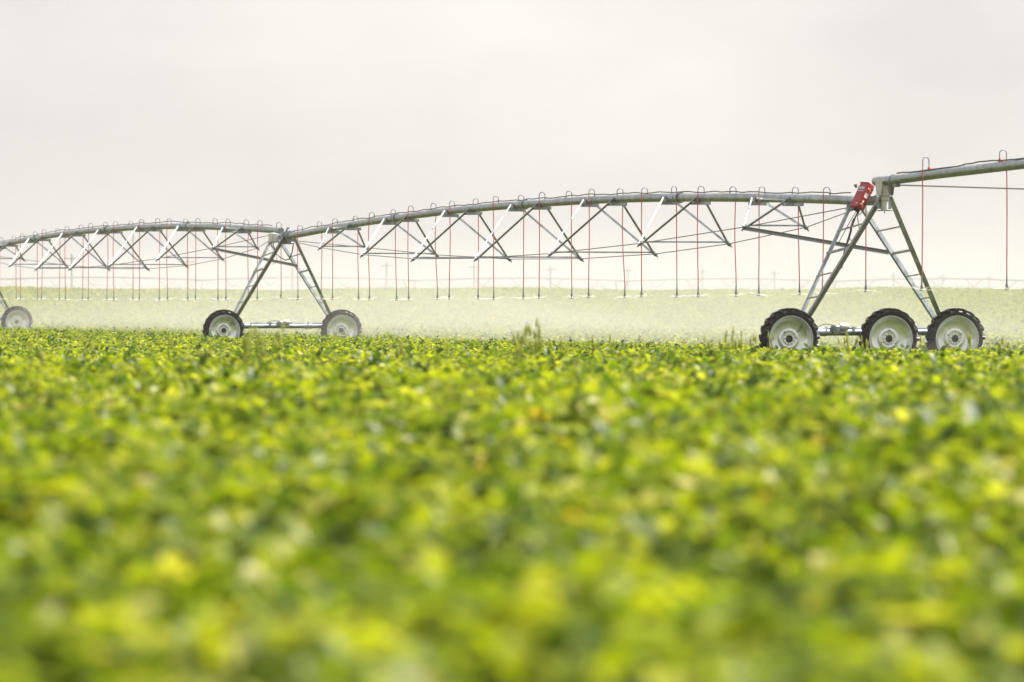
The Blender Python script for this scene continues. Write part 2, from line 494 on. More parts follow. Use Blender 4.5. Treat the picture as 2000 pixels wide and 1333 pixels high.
def build_crop():
    protos = bpy.data.collections.new('bean_patches')
    for i in range(7): protos.objects.link(build_patch(i))
    pts = []
    step = 0.92
    y = 3.5
    while y < 452:
        half = 0.109 * y + 4.5
        xs = np.arange(-half, half, step)
        jit = rng.uniform(-0.22, 0.22, (len(xs), 2))
        for x, (jx, jy) in zip(xs, jit): pts.append((x + jx, y + jy))
        y += step
    P = np.array(pts)
    n = len(P)
    Z = ground(P[:, 0], P[:, 1])
    me = bpy.data.meshes.new('bean_plants')
    me.from_pydata(np.column_stack([P, Z]).tolist(), [], [])
    rot = np.zeros((n, 3), np.float32); rot[:, 2] = rng.uniform(0, 6.283, n); rot[:, :2] = rng.normal(0, 0.05, (n, 2))
    slow = 0.075 * np.sin(P[:, 0] * 0.9 + P[:, 1] * 0.23) + 0.045 * np.sin(P[:, 1] * 0.71 - P[:, 0] * 0.37)
    sc = np.clip(rng.normal(1.0, 0.055, n) + slow, 0.82, 1.22).astype(np.float32)
    me.attributes.new('rot', 'FLOAT_VECTOR', 'POINT').data.foreach_set('vector', rot.ravel())
    me.attributes.new('scl', 'FLOAT', 'POINT').data.foreach_set('value', sc)
    me.attributes.new('pick', 'INT', 'POINT').data.foreach_set('value', rng.integers(0, 7, n).astype(np.int32))
    o = place_mesh('bean_plants', me)
    tag(o, 'leafy green and yellowing bean crop covering the whole field', 'crop', kind='stuff')
    ng = bpy.data.node_groups.new('scatter_beans', 'GeometryNodeTree')
    ng.interface.new_socket('Geometry', in_out='INPUT', socket_type='NodeSocketGeometry')
    ng.interface.new_socket('Geometry', in_out='OUTPUT', socket_type='NodeSocketGeometry')
    nd, lk = ng.nodes, ng.links
    gi, go = nd.new('NodeGroupInput'), nd.new('NodeGroupOutput')
    ci = nd.new('GeometryNodeCollectionInfo'); ci.inputs['Collection'].default_value = protos
    ci.inputs['Separate Children'].default_value = True; ci.inputs['Reset Children'].default_value = True
    ip = nd.new('GeometryNodeInstanceOnPoints'); ip.inputs['Pick Instance'].default_value = True
    def attr(nm, t):
        a = nd.new('GeometryNodeInputNamedAttribute'); a.data_type = t; a.inputs['Name'].default_value = nm
        return a.outputs['Attribute']
    er = nd.new('FunctionNodeEulerToRotation')
    lk.new(attr('rot', 'FLOAT_VECTOR'), er.inputs[0]); lk.new(er.outputs[0], ip.inputs['Rotation'])
    lk.new(attr('scl', 'FLOAT'), ip.inputs['Scale']); lk.new(attr('pick', 'INT'), ip.inputs['Instance Index'])
    lk.new(gi.outputs[0], ip.inputs['Points']); lk.new(ci.outputs[0], ip.inputs['Instance']); lk.new(ip.outputs[0], go.inputs[0])
    o.modifiers.new('scatter', 'NODES').node_group = ng
build_crop()

# ------------------------------------------------------------------ wheels
def tyre_mesh():
    mb = MB()
    half = [(.545, .105), (.556, .128), (.60, .146), (.640, .150), (.662, .138), (.680, .105), (.688, .05), (.690, 0)]
    prof = half + [(r, -y) for r, y in reversed(half[:-1])]
    mb.lathe(prof, n=72, close=False)
    nl = 20
    for side in (-1, 1):
        for k in range(nl):
            a0 = 2 * math.pi * (k + (0.5 if side > 0 else 0)) / nl
            # spine of a lug: from the centre line out over the shoulder
            sp = [(-0.010, .670, .742, 0.00), (.060, .670, .741, 0.075), (.128, .660, .736, 0.155), (.166, .640, .715, 0.185), (.172, .600, .640, 0.195)]
            vs, fs = [], []
            for (y, r0, r1, da) in sp:
                for rr, w in ((r0, .042), (r1, .030)):
                    for sg in (-1, 1):
                        ang = a0 + da + sg * w / 0.7
                        vs.append((rr * math.sin(ang), side * y, rr * math.cos(ang)))
            for i in range(len(sp) - 1):
                b, c = i * 4, i * 4 + 4
                for p, q in ((0, 1), (1, 3), (3, 2), (2, 0)): fs.append((b + p, b + q, c + q, c + p))
            fs += [(0, 1, 3, 2), tuple(len(vs) - 4 + j for j in (0, 2, 3, 1))]
            mb.add(vs, fs)
    return mb.mesh('tyre', RUBBER)

def rim_mesh():
    prof = [(.548, .118), (.556, .124), (.560, .118), (.548, .10), (.535, .06), (.50, .02), (.50, -.03), (.535, -.07), (.550, -.112), (.560, -.122), (.557, -.132),
            (.548, -.132), (.540, -.120), (.528, -.080), (.505, -.050), (.490, -.035), (.470, .010), (.420, .045), (.340, .062), (.275, .066), (.262, .050), (.255, .030), (.235, .022), (.165, .022), (.150, .030)]
    return MB().lathe(prof, n=64).mesh('rim', RIM)

def hub_mesh():
    return MB().lathe([(.155, .03), (.150, .008), (.142, .000), (.092, .000), (.086, .008)], n=32).mesh('hub', RIM)

def nuts_mesh():
    mb = MB()
    for k in range(9):
        t = 2 * math.pi * k / 9
        c = Vector((.118 * math.cos(t), 0, .118 * math.sin(t)))
        mb.tube([c, c + Vector((0, -.022, 0))], .013, 6)
    for k in range(3):
        t = 2 * math.pi * k / 3 + 0.5
        c = Vector((.205 * math.cos(t), .024, .205 * math.sin(t)))
        mb.tube([c, c + Vector((0, -.015, 0))], .018, 8)
    return mb.mesh('lug_nuts', WEIGHT)

def hole_mesh():
    return MB().lathe([(.088, .006), (.080, .045), (.06, .05), (.055, .018), (.001, .012)], n=24).mesh('hub_hole', HUBDARK)  # open hole of the hub, painted dark
def stem_mesh():
    return MB().tube([(.0, -.0, 0), (.012, -.03, .03), (.02, -.06, .075)], .008, 6).box((.03, 0, .0), (.03, 0, 0), (0, .004, 0), (0, 0, .02)).mesh('rim_sticker', WHITE)
TYRE, RIMM, HUBM, HOLEM, NUTM = tyre_mesh(), rim_mesh(), hub_mesh(), hole_mesh(), nuts_mesh()

def add_wheel(parent, x, y, z, spin):
    w = place_mesh('wheel', RIMM, parent, (x, y, z), (0, spin, 0))
    place_mesh('tyre', TYRE, w)
    place_mesh('hub', HUBM, w)
    place_mesh('hub_hole', HOLEM, w)
    tag(place_mesh('lug_nuts', NUTM, w), kind='stuff')
    return w

# ------------------------------------------------------------------ drive towers
def lerp(p, q, t): return Vector(p).lerp(Vector(q), t)
LEG_B = {'ln': (-1.90, .12, .92), 'lf': (-1.93, .36, .92), 'rn': (1.90, .12, .92), 'rf': (1.93, .36, .92)}
LEG_T = {'ln': (-.10, -.72, 4.17), 'lf': (-.13, 1.22, 3.98), 'rn': (.13, -.72, 4.10), 'rf': (.13, 1.22, 3.98)}

def build_tower(name, label, loc, wheels, motor_x, group):
    t = thing(name, label, 'irrigation tower', loc, ROT, group)
    refs = {'ln': (-.3, -1, 0), 'lf': (-.3, 1, 0), 'rn': (.3, -1, 0), 'rf': (.3, 1, 0)}
    for k in ('ln', 'lf', 'rn', 'rf'):
        w = .135 if k == 'ln' else .095
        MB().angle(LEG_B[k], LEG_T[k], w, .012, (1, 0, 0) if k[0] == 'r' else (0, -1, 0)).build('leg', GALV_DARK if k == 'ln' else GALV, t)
    for z, wd in ((3.31, .035), (2.76, .055), (2.22, .03), (1.68, .03)):
        f = (z - .92) / (3.98 - .92)
        for a, b in (('ln', 'lf'), ('rn', 'rf')):
            p, q = lerp(LEG_B[a], LEG_T[a], f), lerp(LEG_B[b], LEG_T[b], f)
            MB().angle(p, q, wd, .006, (0, 0, 1)).build('rung', GALV, t)
    # base beam with end brackets
    mb = MB().tube([(-2.0, .26, .885), (2.0, .26, .885)], .080, 16)
    for x in (-1.85, 1.85, -1.2, 1.0):
        mb.tube([(x - .12, .26, .885), (x + .12, .26, .885)], .092, 16)
    for x in (-2.0, 2.0):
        mb.box((x, .2, .80), (.13, 0, 0), (0, .10, 0), (0, 0, .16), .02)
        mb.box((x, .24, 1.0), (.07, 0, 0), (0, .17, 0), (0, 0, .06), .01)
    mb.build('base_beam', GALV, t)
    MB().tube([(-1.85, .36, .99), (1.85, .36, .99)], .030, 8).build('drive_shaft', GALV, t)
    # centre gear motor
    m = MB().box((motor_x - .17, .20, .97), (.10, 0, 0), (0, .10, 0), (0, 0, .09), .03)
    m.lathe([(.001, -.02), (.06, -.02), (.10, 0), (.10, .10), (.06, .12), (.001, .12)], (motor_x - .17, .12, .92), (0, 1, 0), 20)
    gm = m.build('gear_motor', GALV, t)
    MB().lathe([(.001, 0), (.075, .0), (.088, .02), (.088, .20), (.075, .235), (.03, .24), (.001, .24)], (motor_x - .08, .18, 1.02), (1, 0, 0), 20).build('motor_housing', CAST, gm)
    mc = MB().tube([(motor_x - .2, .16, 1.04), (motor_x - .32, .12, 1.07), (motor_x - .45, .12, 1.085), (motor_x - .58, .14, 1.05), (motor_x - .68, .18, .975)], .008, 6)
    mc.build('motor_cable', BLACK, gm)
    for x, sp in wheels:
        add_wheel(t, x, -.02, .73, sp)
        gb = MB().box((x, .17, .74), (.15, 0, 0), (0, .09, 0), (0, 0, .15), .04)
        gb.tube([(x, .02, .73), (x, .2, .73)], .06, 12)
        gb.build('wheel_gearbox', GALV, t)
    # plates that carry the pipe
    for y in (-.72, 1.22):
        mb = MB().box((0, y, 3.93), (.19, 0, 0), (0, .012, 0), (0, 0, .10))
        mb.box((0, y, 3.86), (.20, 0, 0), (0, .07, 0), (0, 0, .012))
        mb.build('pipe_saddle', GALV, t)
    return t

T_GROUP = 'wheeled drive towers along the irrigation pipe'
tower1 = build_tower('drive_tower', 'three wheeled galvanised tower at right with a swivel joint on top', T1, ((-2.13, .4), (.42, 1.1), (2.13, 2.0)), -.70, T_GROUP)
tower2 = build_tower('drive_tower', 'two wheeled galvanised tower left of centre with grey junction box', T2, ((-2.13, .9), (2.13, .2)), .14, T_GROUP)
tower3 = copy_tree(tower2)
tower3.location = T3
tower3['label'] = 'farthest drive tower, mostly out of frame, one hazy wheel at left edge'

# swivel joint on the right tower
JY = -.78
mb = MB().lathe([(.001, 4.14), (.155, 4.14), (.17, 4.15), (.17, 4.18), (.125, 4.185), (.122, 4.40), (.10, 4.44), (.001, 4.44)], (0, JY, 0), (0, 0, 1), 28)
mb.build('swivel_housing', CAST, tower1)
MB().lathe([(.001, 3.80), (.085, 3.80), (.088, 3.84), (.088, 4.02), (.115, 4.04), (.115, 4.11), (.13, 4.12), (.13, 4.137), (.001, 4.137)], (0, JY, 0), (0, 0, 1), 24).build('king_pin', CAST, tower1)
mb = MB().lathe([(.001, 3.785), (.11, 3.785), (.11, 3.800), (.001, 3.800)], (0, JY, 0), (0, 0, 1), 20)
for k in range(16):
    a = 2 * math.pi * k / 16
    d = Vector((math.cos(a), math.sin(a), 0))
    mb.bar(Vector((0, JY, 3.793)) + d * .105, Vector((0, JY, 3.785)) + d * .185, .02, .012)
mb.tube([(0, JY, 3.79), (0, JY, 3.72)], .012, 6)
mb.build('toothed_plate', GALV_DARK, tower1)
for sx in (-1, 1):
    mb = MB()
    prof = [(-.24, .205), (.20, .205), (.20, .12), (.10, -.20), (-.16, -.20), (-.24, .05)]
    vs = [(sx * .150, JY + y, 4.35 + z) for y, z in prof] + [(sx * .164, JY + y, 4.35 + z) for y, z in prof]
    n = len(prof)
    mb.add(vs, [(k, (k + 1) % n, n + (k + 1) % n, n + k) for k in range(n)] + [tuple(range(n)), tuple(range(n, 2 * n))])
    for y, z in ((-.12, -.1), (.08, .1), (-.12, .1), (.05, -.1)):
        mb.tube([(sx * .16, JY + y, 4.35 + z), (sx * .176, JY + y, 4.35 + z)], .014, 6)
    mb.build('saddle_plate', GALV if sx > 0 else CAST, tower1)
MB().angle((-.14, -.66, 3.90), (.0, JY + .06, 3.80), .06, .01).angle((.16, -.70, 3.95), (.0, JY - .02, 3.80), .06, .01).build('pin_brace', GALV, tower1)
# black cable loops at the right tower's head
mb = MB().tube([(-.33, -.02, 3.88), (-.34, .1, 3.76), (-.36, .24, 3.62), (-.42, .3, 3.4), (-.50, .3, 3.15), (-.62, .25, 2.85), (-.86, -.2, 2.45), (-1.2, -.1, 2.1)], .020, 7)
mb.tube([(-.31, -.02, 3.88), (-.31, .2, 3.66), (-.24, .24, 3.35), (-.26, .24, 3.12), (-.40, .24, 3.02), (-.50, .26, 3.15), (-.45, .27, 3.45), (-.38, .27, 3.62)], .010, 6)
mb.tube([(-.36, 0, 3.86), (-.42, .25, 3.64), (-.56, .34, 3.35), (-.72, .36, 3.05), (-.66, .34, 2.93), (-.5, .3, 3.05), (-.42, .28, 3.35)], .009, 6)
mb.tube([(-.28, .2, 4.02), (-.14, .2, 4.14), (-.05, -.2, 4.13), (-.02, -.5, 4.2)], .014, 6)
mb.build('control_cable', BLACK, tower1)

# joint, junction box and cable loop of the middle tower
def tower_joint(t):
    mb = MB()
    y0, y1 = -.55, -1.05
    mb.tube([(0, .2, 4.03), (0, y0, 4.03)], .112, 16)
    for y in (y0, y1):
        mb.tube([(0, y - .018, 4.03), (0, y + .018, 4.03)], .185, 20)
    for k in range(8):
        a = 2 * math.pi * k / 8 + .2
        p = Vector((.15 * math.cos(a), 0, 4.03 + .15 * math.sin(a)))
        mb.tube([p + Vector((0, y0 + .05, 0)), p + Vector((0, y0 - .05, 0))], .014, 6)
        mb.tube([p + Vector((0, y1 + .05, 0)), p + Vector((0, y1 - .05, 0))], .014, 6)
    mb.build('pipe_joint', GALV, t)
    MB().lathe([(.13, 0), (.15, .06), (.135, .13), (.155, .20), (.135, .27), (.15, .34), (.13, .42)], (0, -1.01, 4.03), (0, 1, 0), 20).build('rubber_boot', BLACK, t)
    mb = MB().tube([(-.16, y0 - .1, 3.80), (.16, y0 - .1, 3.80)], .05, 10)
    mb.box((0, -.78, 3.79), (.13, 0, 0), (0, .3, 0), (0, 0, .03), .01)
    mb.build('flex_hitch', GALV, t)
    mb = MB().tube([(0, -.56, 4.22), (0, -.64, 4.30), (0, -.80, 4.33), (0, -.96, 4.30), (0, -1.05, 4.22)], .03, 8)
    mb.build('hitch_loop', GALV, t)
tower_joint(tower2)
jb = thing('junction_box', 'pale grey junction box bolted beside the middle tower head', 'box', T2 + Vector((0, 0, 0)), ROT)
mb = MB().box((-.28, .42, 4.00), (.09, 0, 0), (0, .16, 0), (0, 0, .165), .012)
mb.build('box_body', GREYBOX, jb)
MB().box((-.20, .22, 4.0), (.085, 0, 0), (0, .03, 0), (0, 0, .15), .01).build('lid', GREYBOX, jb)
mb = MB()
for dx in (-.32, -.25): mb.tube([(dx, .36, 3.84), (dx, .36, 3.72), (dx + .06, .3, 3.6)], .022, 8)
mb.build('cable_gland', BLACK, jb)
cl = MB().tube([(-.24, .34, 3.66), (-.22, .3, 3.5), (-.06, .1, 3.3), (.10, .0, 3.20), (.22, -.1, 3.24), (.26, -.3, 3.45), (.24, -.6, 3.8), (.18, -.95, 4.0), (.14, -1.2, 4.13), (.02, -1.5, 4.19)], .020, 8)
cl.tube([(-.20, .34, 3.66), (-.12, .4, 3.42), (-.10, .4, 3.2), (-.18, .4, 3.10), (-.3, .4, 3.05)], .008, 6)
cl.build('loop_cable', BLACK, jb)

# ------------------------------------------------------------------ red control box on the right tower
def control_box():
    v = Vector((-.29, -.16, -.585)).normalized()
    a = Vector((.172, -.25, -.008)); a = (a - v * a.dot(v)).normalized()
    b = v.cross(a)
    if b.x < 0: b = -b
    # centre from the tower's frame
    c = T1 + Vector((-21.5 / 81.5, -.05, 4.14))
    o = thing('control_box', 'tilted red control box with white stickers on the right tower', 'control box', c)
    ha, hb, hv = .150, .100, .325
    mb = MB().box((0, 0, 0), a * ha, b * hb, v * hv, .010)
    mb.box(v * (-hv - .006) + a * .0, a * (ha + .012), b * (hb + .012), v * .008)
    mb.build('box_body', RED, o)
    MB().box(a * (ha + .012), a * .012, b * (hb - .006), v * (hv - .012), .006).build('door', RED, o)
    fa = ha + .026
    MB().box(a * fa - b * .012 + v * -.02, a * .002, b * .048, v * .062).box(a * fa - b * .020 + v * .145, a * .002, b * .020, v * .032).build('sticker', WHITE, o)
    for vv, bb in ((-.19, -.02), (.235, -.03)):
        h = MB().box(a * (fa + .008) + v * vv + b * bb, a * .010, b * .030, v * .022, .006)
        h.tube([a * (fa + .018) + v * (vv - .015) + b * (bb - .02), a * (fa + .02) + v * (vv + .03) + b * (bb + .055)], .008, 6)
        h.build('latch', BRASS, o)
    MB().box(b * -(hb + .003) - v * .185, a * .105, b * .002, v * .034).build('printed_panel', LILAC, o)
    MB().box(b * -(hb + .003) - v * .105, a * .105, b * .002, v * .013).build('printed_strip', LILAC, o)
    MB().box(b * -(hb + .003) + v * .235 + a * .08, a * .035, b * .002, v * .016).build('printed_badge', LILAC, o)
    st = [a * (ha + .032) + b * (hb - .005) - v * .26, a * (ha + .036) + b * (hb - .025) - v * .05, a * (ha + .036) + b * (hb - .04) + v * .10, a * (ha + .02) + b * (hb + .01) + v * .31, a * .1 + b * .1 + v * .45]
    MB().tube(st, .012, 6).build('power_cable', BLACK, o)
    q = b * -(hb + .0) - v * .20 - a * (ha + .01)
    MB().tube([q, q - a * .07 - Vector((0, 0, -.01))], .012, 6).lathe([(.001, 0), (.02, 0), (.045, .085), (.001, .085)], q - a * .05 + Vector((-.02, 0, -.02)), (-.2, 0, 1), 12).build('beacon', GALV, o)
    mb = MB()
    for k, bb in enumerate((-.05, 0, .05)):
        p = v * hv + b * bb
        mb.tube([p, p + v * .07], .022, 8)
    mb.build('cable_gland', BLACK, o)
control_box()

# ------------------------------------------------------------------ spans
PZ_S = [0, 2, 6.5, 10, 15.7, 20.5, 25.2, 29.8, 34.5, 37, 41.3, 45.4, 49.3, 52.9, 54.9, 56.52]
PZ_Z = [4.0, 4.06, 4.21, 4.31, 4.43, 4.515, 4.545, 4.55, 4.54, 4.52, 4.46, 4.37, 4.27, 4.16, 4.09, 4.03]
_ps = np.linspace(0, SPAN, 230)
_pz = np.interp(_ps, PZ_S, PZ_Z)
_kk = np.hanning(21); _kk /= _kk.sum()
_pz = np.convolve(np.pad(_pz, 10, mode='reflect', reflect_type='odd'), _kk, 'valid')
def pipe_z(s): return float(np.interp(s, _ps, _pz))
NODE_S = [8.12 + 6.95 * k for k in range(7)]
NODE_U = [.80, 1.25, 1.55, 1.62, 1.55, 1.26, .83]
NODE_Z = [3.54, 3.22, 3.01, 2.95, 3.01, 3.20, 3.52]

def build_span(label, far_tower, length, over=-.2):
    k = length / SPAN
    t = thing('irrigation_span', label, 'irrigation span', far_tower, ROT, 'truss spans of the irrigation machine')
    P = lambda u, s, z: Vector((u, -s * k, z))
    mb = MB().tube([P(0, s, pipe_z(s)) for s in np.linspace(1.0, SPAN + over, 64)], PR, 20)
    for s in (14.7, 28.6, 42.5):
        z = pipe_z(s)
        mb.tube([P(0, s - .04, z), P(0, s + .04, z)], PR + .04, 20)
        mb.tube([P(0, s - .35, z), P(0, s - .33, z)], PR + .012, 20)
    mb.build('pipe', GALV, t)
    # cable lying along the pipe in slack waves
    r = random.Random(len(label))
    pts, lift = [], 0
    for s in np.arange(1.2, SPAN - 1.0, .55):
        lift = .5 * lift + r.uniform(-.012, .040)
        pts.append(P(.02 + .04 * math.sin(s * .9), s, pipe_z(s) + PR + .018 + max(-.004, lift)))
    MB().tube(pts, .015, 6).build('cable', BLACK, t)
    nodes = {-1: [], 1: []}
    for s, u, z in zip(NODE_S, NODE_U, NODE_Z):
        for sd in (-1, 1):
            nd = P(sd * u, s, z)
            nodes[sd].append(nd)
            for ds in (-1.25, 1.25):
                top = P(sd * .15, s + ds, pipe_z(s + ds) - (.0 if sd < 0 else .06))
                ref = Vector((0, 1, 0)) if ds < 0 else Vector((0, -1, 0))
                m = GALV_DARK if (ds > 0 and sd < 0) else GALV  # shade on these legs is put into the colour
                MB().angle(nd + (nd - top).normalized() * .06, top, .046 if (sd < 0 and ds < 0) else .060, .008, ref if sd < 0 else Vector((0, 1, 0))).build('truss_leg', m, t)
            mb = MB().box(nd + Vector((0, 0, -.02)), (.045, 0, 0), (0, .05, 0), (0, 0, .02))
            d = Vector((sd * .6, 0, -.8))
            mb.tube([nd, nd + d * .12], .022, 8)
            mb.build('node_clamp', GALV_DARK, t)
        MB().angle(P(-u, s, z + .02), P(u, s, z + .02), .042, .005, (0, 0, 1)).build('cross_strut', GALV, t)
        for ds in (-1.25, 1.25):
            zz = pipe_z(s + ds)
            mb = MB().prism(P(-.24, s + ds, zz - PR - .035), P(.26, s + ds, zz - PR - .035), [(-.045, -.10), (.045, -.10), (.045, .10), (-.045, .10)], (0, 0, 1))
            mb.box(P(-.125, s + ds, zz - .02), (.012, 0, 0), (0, .09, 0), (0, 0, .06))
            mb.build('pipe_bracket', GALV, t)
    for sd in (-1, 1):
        pts = [P(sd * .10, 1.15, pipe_z(1.1) - .16)] + nodes[sd] + [P(sd * .14, SPAN - 1.15, pipe_z(SPAN - 1.2) - .17)]
        MB().tube(pts, .0125, 6).build('truss_rod', ROD, t)
    # brace from the last truss to the tower's far right leg
    q = lerp(LEG_B['rf'], LEG_T['rf'], (2.84 - .92) / 3.06)
    q = Vector((q.x, q.y - length, q.z))
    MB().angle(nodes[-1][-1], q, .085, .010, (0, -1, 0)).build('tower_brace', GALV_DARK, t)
    return t
span_mid = build_span('long near truss span between the middle and right towers', T2, SPAN, .62)
span_left = build_span('hazier truss span running off the left edge from the middle tower', T3, LEFT_SPAN)

# swing span: leaves the right tower towards the camera
def right_z(a): return float(np.interp(a, [0, 1.3, 4.6, 9.1, 16, 24], [4.50, 4.50, 4.575, 4.650, 4.70, 4.66]))
def build_right_span():
    t = thing('irrigation_span', 'raised pipe span leaving the frame at the upper right edge', 'irrigation span', T1, ROT, 'truss spans of the irrigation machine')
    P = lambda u, a, z: Vector((u, -a, z))
    mb = MB().tube([P(0, .22, 4.50)] + [P(0, a, 4.50) for a in (.3, 1.3)] + [P(0, a, right_z(a)) for a in np.linspace(1.6, 23, 24)], PR, 22)
    mb.tube([P(0, 1.30, 4.50), P(0, 1.36, 4.503)], PR + .022, 22)
    mb.build('pipe', GALV, t)
    r = random.Random(3)
    pts = []
    for a in np.arange(1.5, 22.5, .42):
        pts.append(P(.03 * math.sin(a * 1.3), a, right_z(a) + PR + .018 + max(-.004, .035 * math.sin(a * 1.1 + .4) + r.uniform(-.012, .016))))
    mb = MB().tube(pts, .017, 6)
    for a in (2.5, 5.6, 8.9):
        z = right_z(a) + PR + .02
        mb.tube([P(.03, a, z), P(.06, a + .12, z - .05)], .008, 5)
    mb.build('cable', BLACK, t)
    MB().box(P(0, 1.55, 4.37), (.06, 0, 0), (0, .10, 0), (0, 0, .04), .01).build('rod_clamp', GALV_DARK, t)
    MB().tube([P(0, 1.6, 4.375), P(0, 9.1, 4.10), P(0, 20, 3.7)], .015, 6).build('truss_rod', ROD, t)
    for ds in (-1.25, 1.25):
        for sd in (-1, 1):
            MB().angle(P(0, 20, 3.68), P(sd * .14, 20 + ds, right_z(20 + ds)), .062, .008).build('truss_leg', GALV, t)
build_right_span()

# ------------------------------------------------------------------ drop sprinklers
ORD = ['first', 'second', 'third', 'fourth', 'fifth', 'sixth', 'seventh', 'eighth', 'ninth', 'tenth', 'eleventh', 'twelfth', 'thirteenth', 'fourteenth',
       'fifteenth', 'sixteenth', 'seventeenth', 'eighteenth', 'nineteenth', 'twentieth', 'twenty first', 'twenty second', 'twenty third', 'twenty fourth', 'twenty fifth']
def goose_mesh(rad=.085, leg=.10):
    pts = [(0, 0, -.02), (0, 0, leg * .6)] + [(rad - rad * math.cos(t), 0, leg + rad * math.sin(t)) for t in np.linspace(0, math.pi, 9)] + [(2 * rad, 0, leg * .3)]
    mb = MB().tube(pts, .013, 8)
    mb.tube([(0, 0, -.03), (0, 0, .035)], .022, 8)
    return mb.mesh('gooseneck', GALV)
GOOSE, GOOSE_TALL = goose_mesh(), goose_mesh(.085, .19)
def head_mesh():
    mb = MB().tube([(0, 0, .36), (0, 0, .28), (0, 0, .13)], [.015, .017, .023], 8)
    mb.tube([(0, 0, .13), (0, 0, .09)], [.032, .036], 8)
    return mb.mesh('drop_weight', WEIGHT)
def nozzle_mesh():
    mb = MB().tube([(0, 0, .09), (0, 0, .055)], .030, 8)
    mb.lathe([(.001, 0), (.035, .0), (.045, .012), (.045, .018), (.001, .022)], (0, 0, .0), (0, 0, 1), 12)
    for k in range(3):
        a = 2.09 * k
        mb.tube([(.036 * math.cos(a), .036 * math.sin(a), .06), (.036 * math.cos(a), .036 * math.sin(a), .012)], .006, 5)
    return mb.mesh('nozzle', WEIGHT)
HEAD, NOZZLE = head_mesh(), nozzle_mesh()
def spray_mesh(i):
    r = random.Random(50 + i)
    mb = MB()
    for k in range(6):
        a = 2 * math.pi * (k + r.uniform(-.3, .3)) / 6
        d = Vector((math.cos(a), math.sin(a), 0))
        vz, ln = r.uniform(.05, .45), r.uniform(.16, .42)
        pts = [d * (.03 + ln * q) + Vector((0, 0, .02 + vz * ln * q - .55 * (ln * q) ** 2)) for q in np.linspace(0, 1, 6)]
        mb.tube(pts, [.006, .010, .011, .009, .006, .002], 5)
    for k in range(80):
        a, q = r.uniform(0, 6.283), r.uniform(.15, 2.2)
        p = Vector((math.cos(a) * q, math.sin(a) * q, .03 + .16 * q - .10 * q * q + r.gauss(0, .12)))
        s = r.uniform(.003, .008)
        vs = [p + Vector(o) * s for o in ((1, 0, 0), (-1, 0, 0), (0, 1, 0), (0, -1, 0), (0, 0, 1.3), (0, 0, -1.3))]
        mb.add(vs, [(0, 2, 4), (2, 1, 4), (1, 3, 4), (3, 0, 4), (2, 0, 5), (1, 2, 5), (3, 1, 5), (0, 3, 5)])
    return mb.mesh('water_spray', WATER)
SPRAYS = [spray_mesh(i) for i in range(6)]
VALVEM = MB().tube([(0, 0, -.01), (0, 0, .075)], .030, 8).tube([(-.0, 0, .04), (.075, 0, .03)], .026, 8).box((.05, 0, .005), (.03, 0, 0), (0, .02, 0), (0, 0, .02)).mesh('valve', VALVE)

_count = [0]
def sprinkler(base, side, bottom_z, label, group, tall=False):
    """base: pipe top; side -1 hangs on the near left side, +1 on the far right side"""
    i = _count[0]; _count[0] += 1
    r = random.Random(900 + i)
    t = thing('drop_sprinkler', label, 'sprinkler', base, ROT + r.gauss(0, .10), group)
    g = place_mesh('gooseneck', GOOSE_TALL if tall else GOOSE, t, (0, 0, 0), (0, 0, 0 if side > 0 else math.pi))
    g.scale = (1, 1, r.uniform(.9, 1.15))
    x = side * .17
    z1 = bottom_z - base.z
    top = (.19 * .3 if tall else .03)
    sway, dx = r.gauss(0, .015), r.gauss(0, .014)
    zs = np.linspace(top, z1 + .34, 9)
    pts = [Vector((x + dx * (q * q) + sway * math.sin(math.pi * q * 1.3), r.gauss(0, .004), z)) for q, z in zip(np.linspace(0, 1, 9), zs)]
    hose = MB().tube(pts, .0135, 7).build('hose', HOSE, t)
    end = pts[-1]
    h = place_mesh('drop_weight', HEAD, t, (end.x, end.y, z1))
    place_mesh('nozzle', NOZZLE, t, (end.x, end.y, z1))
    w = place_mesh('water_spray', SPRAYS[i % 6], t, (end.x, end.y, z1), (0, 0, r.uniform(0, 6.28)))
    w['kind'] = 'stuff'
    if tall:
        place_mesh('valve', VALVEM, t, (0, 0, 0), (0, 0, 0 if side < 0 else 0))
    return t

def drops_for(tower, length, where, count_from, smin):
    k = length / SPAN
    rows = []
    for j in range(12):
        rows.append((2.75 + 4.63 * j, -1)); rows.append((4.75 + 4.63 * j, 1))
    rows.sort(reverse=True)
    for idx, (s, sd) in enumerate(rows):
        if s > SPAN - .5: s = SPAN - .75
        if s < smin: continue
        p = tower + E * (s * k)
        base = Vector((p.x, p.y, tower.z + pipe_z(s) + PR))
        if s > SPAN - 1.5: bz = 1.86
        else: bz = 1.755 + .05 * (1 - math.sin(math.pi * s / SPAN)) + random.gauss(0, .012)
        side = 'near side' if sd < 0 else 'far side'
        sprinkler(base, sd, tower.z * (1 - s / SPAN) + bz, '%s red drop hose from the %s, %s of the %s' % (ORD[idx], count_from, side, where),
                  'red drop hoses hanging below the pipe')
drops_for(T2, SPAN, 'near span', 'right tower', 0)
drops_for(T3, LEFT_SPAN, 'left span', 'middle tower', 7)
for a, sd, lb in ((3.58, -1, 'red drop hose hanging just right of the right tower, with red valve'), (7.77, 1, 'red drop hose nearest the right edge of the picture, with red valve')):
    p = T1 + E * a
    sprinkler(Vector((p.x, p.y, right_z(a) + PR)), sd, 1.86, lb, 'red drop hoses hanging below the pipe', True)

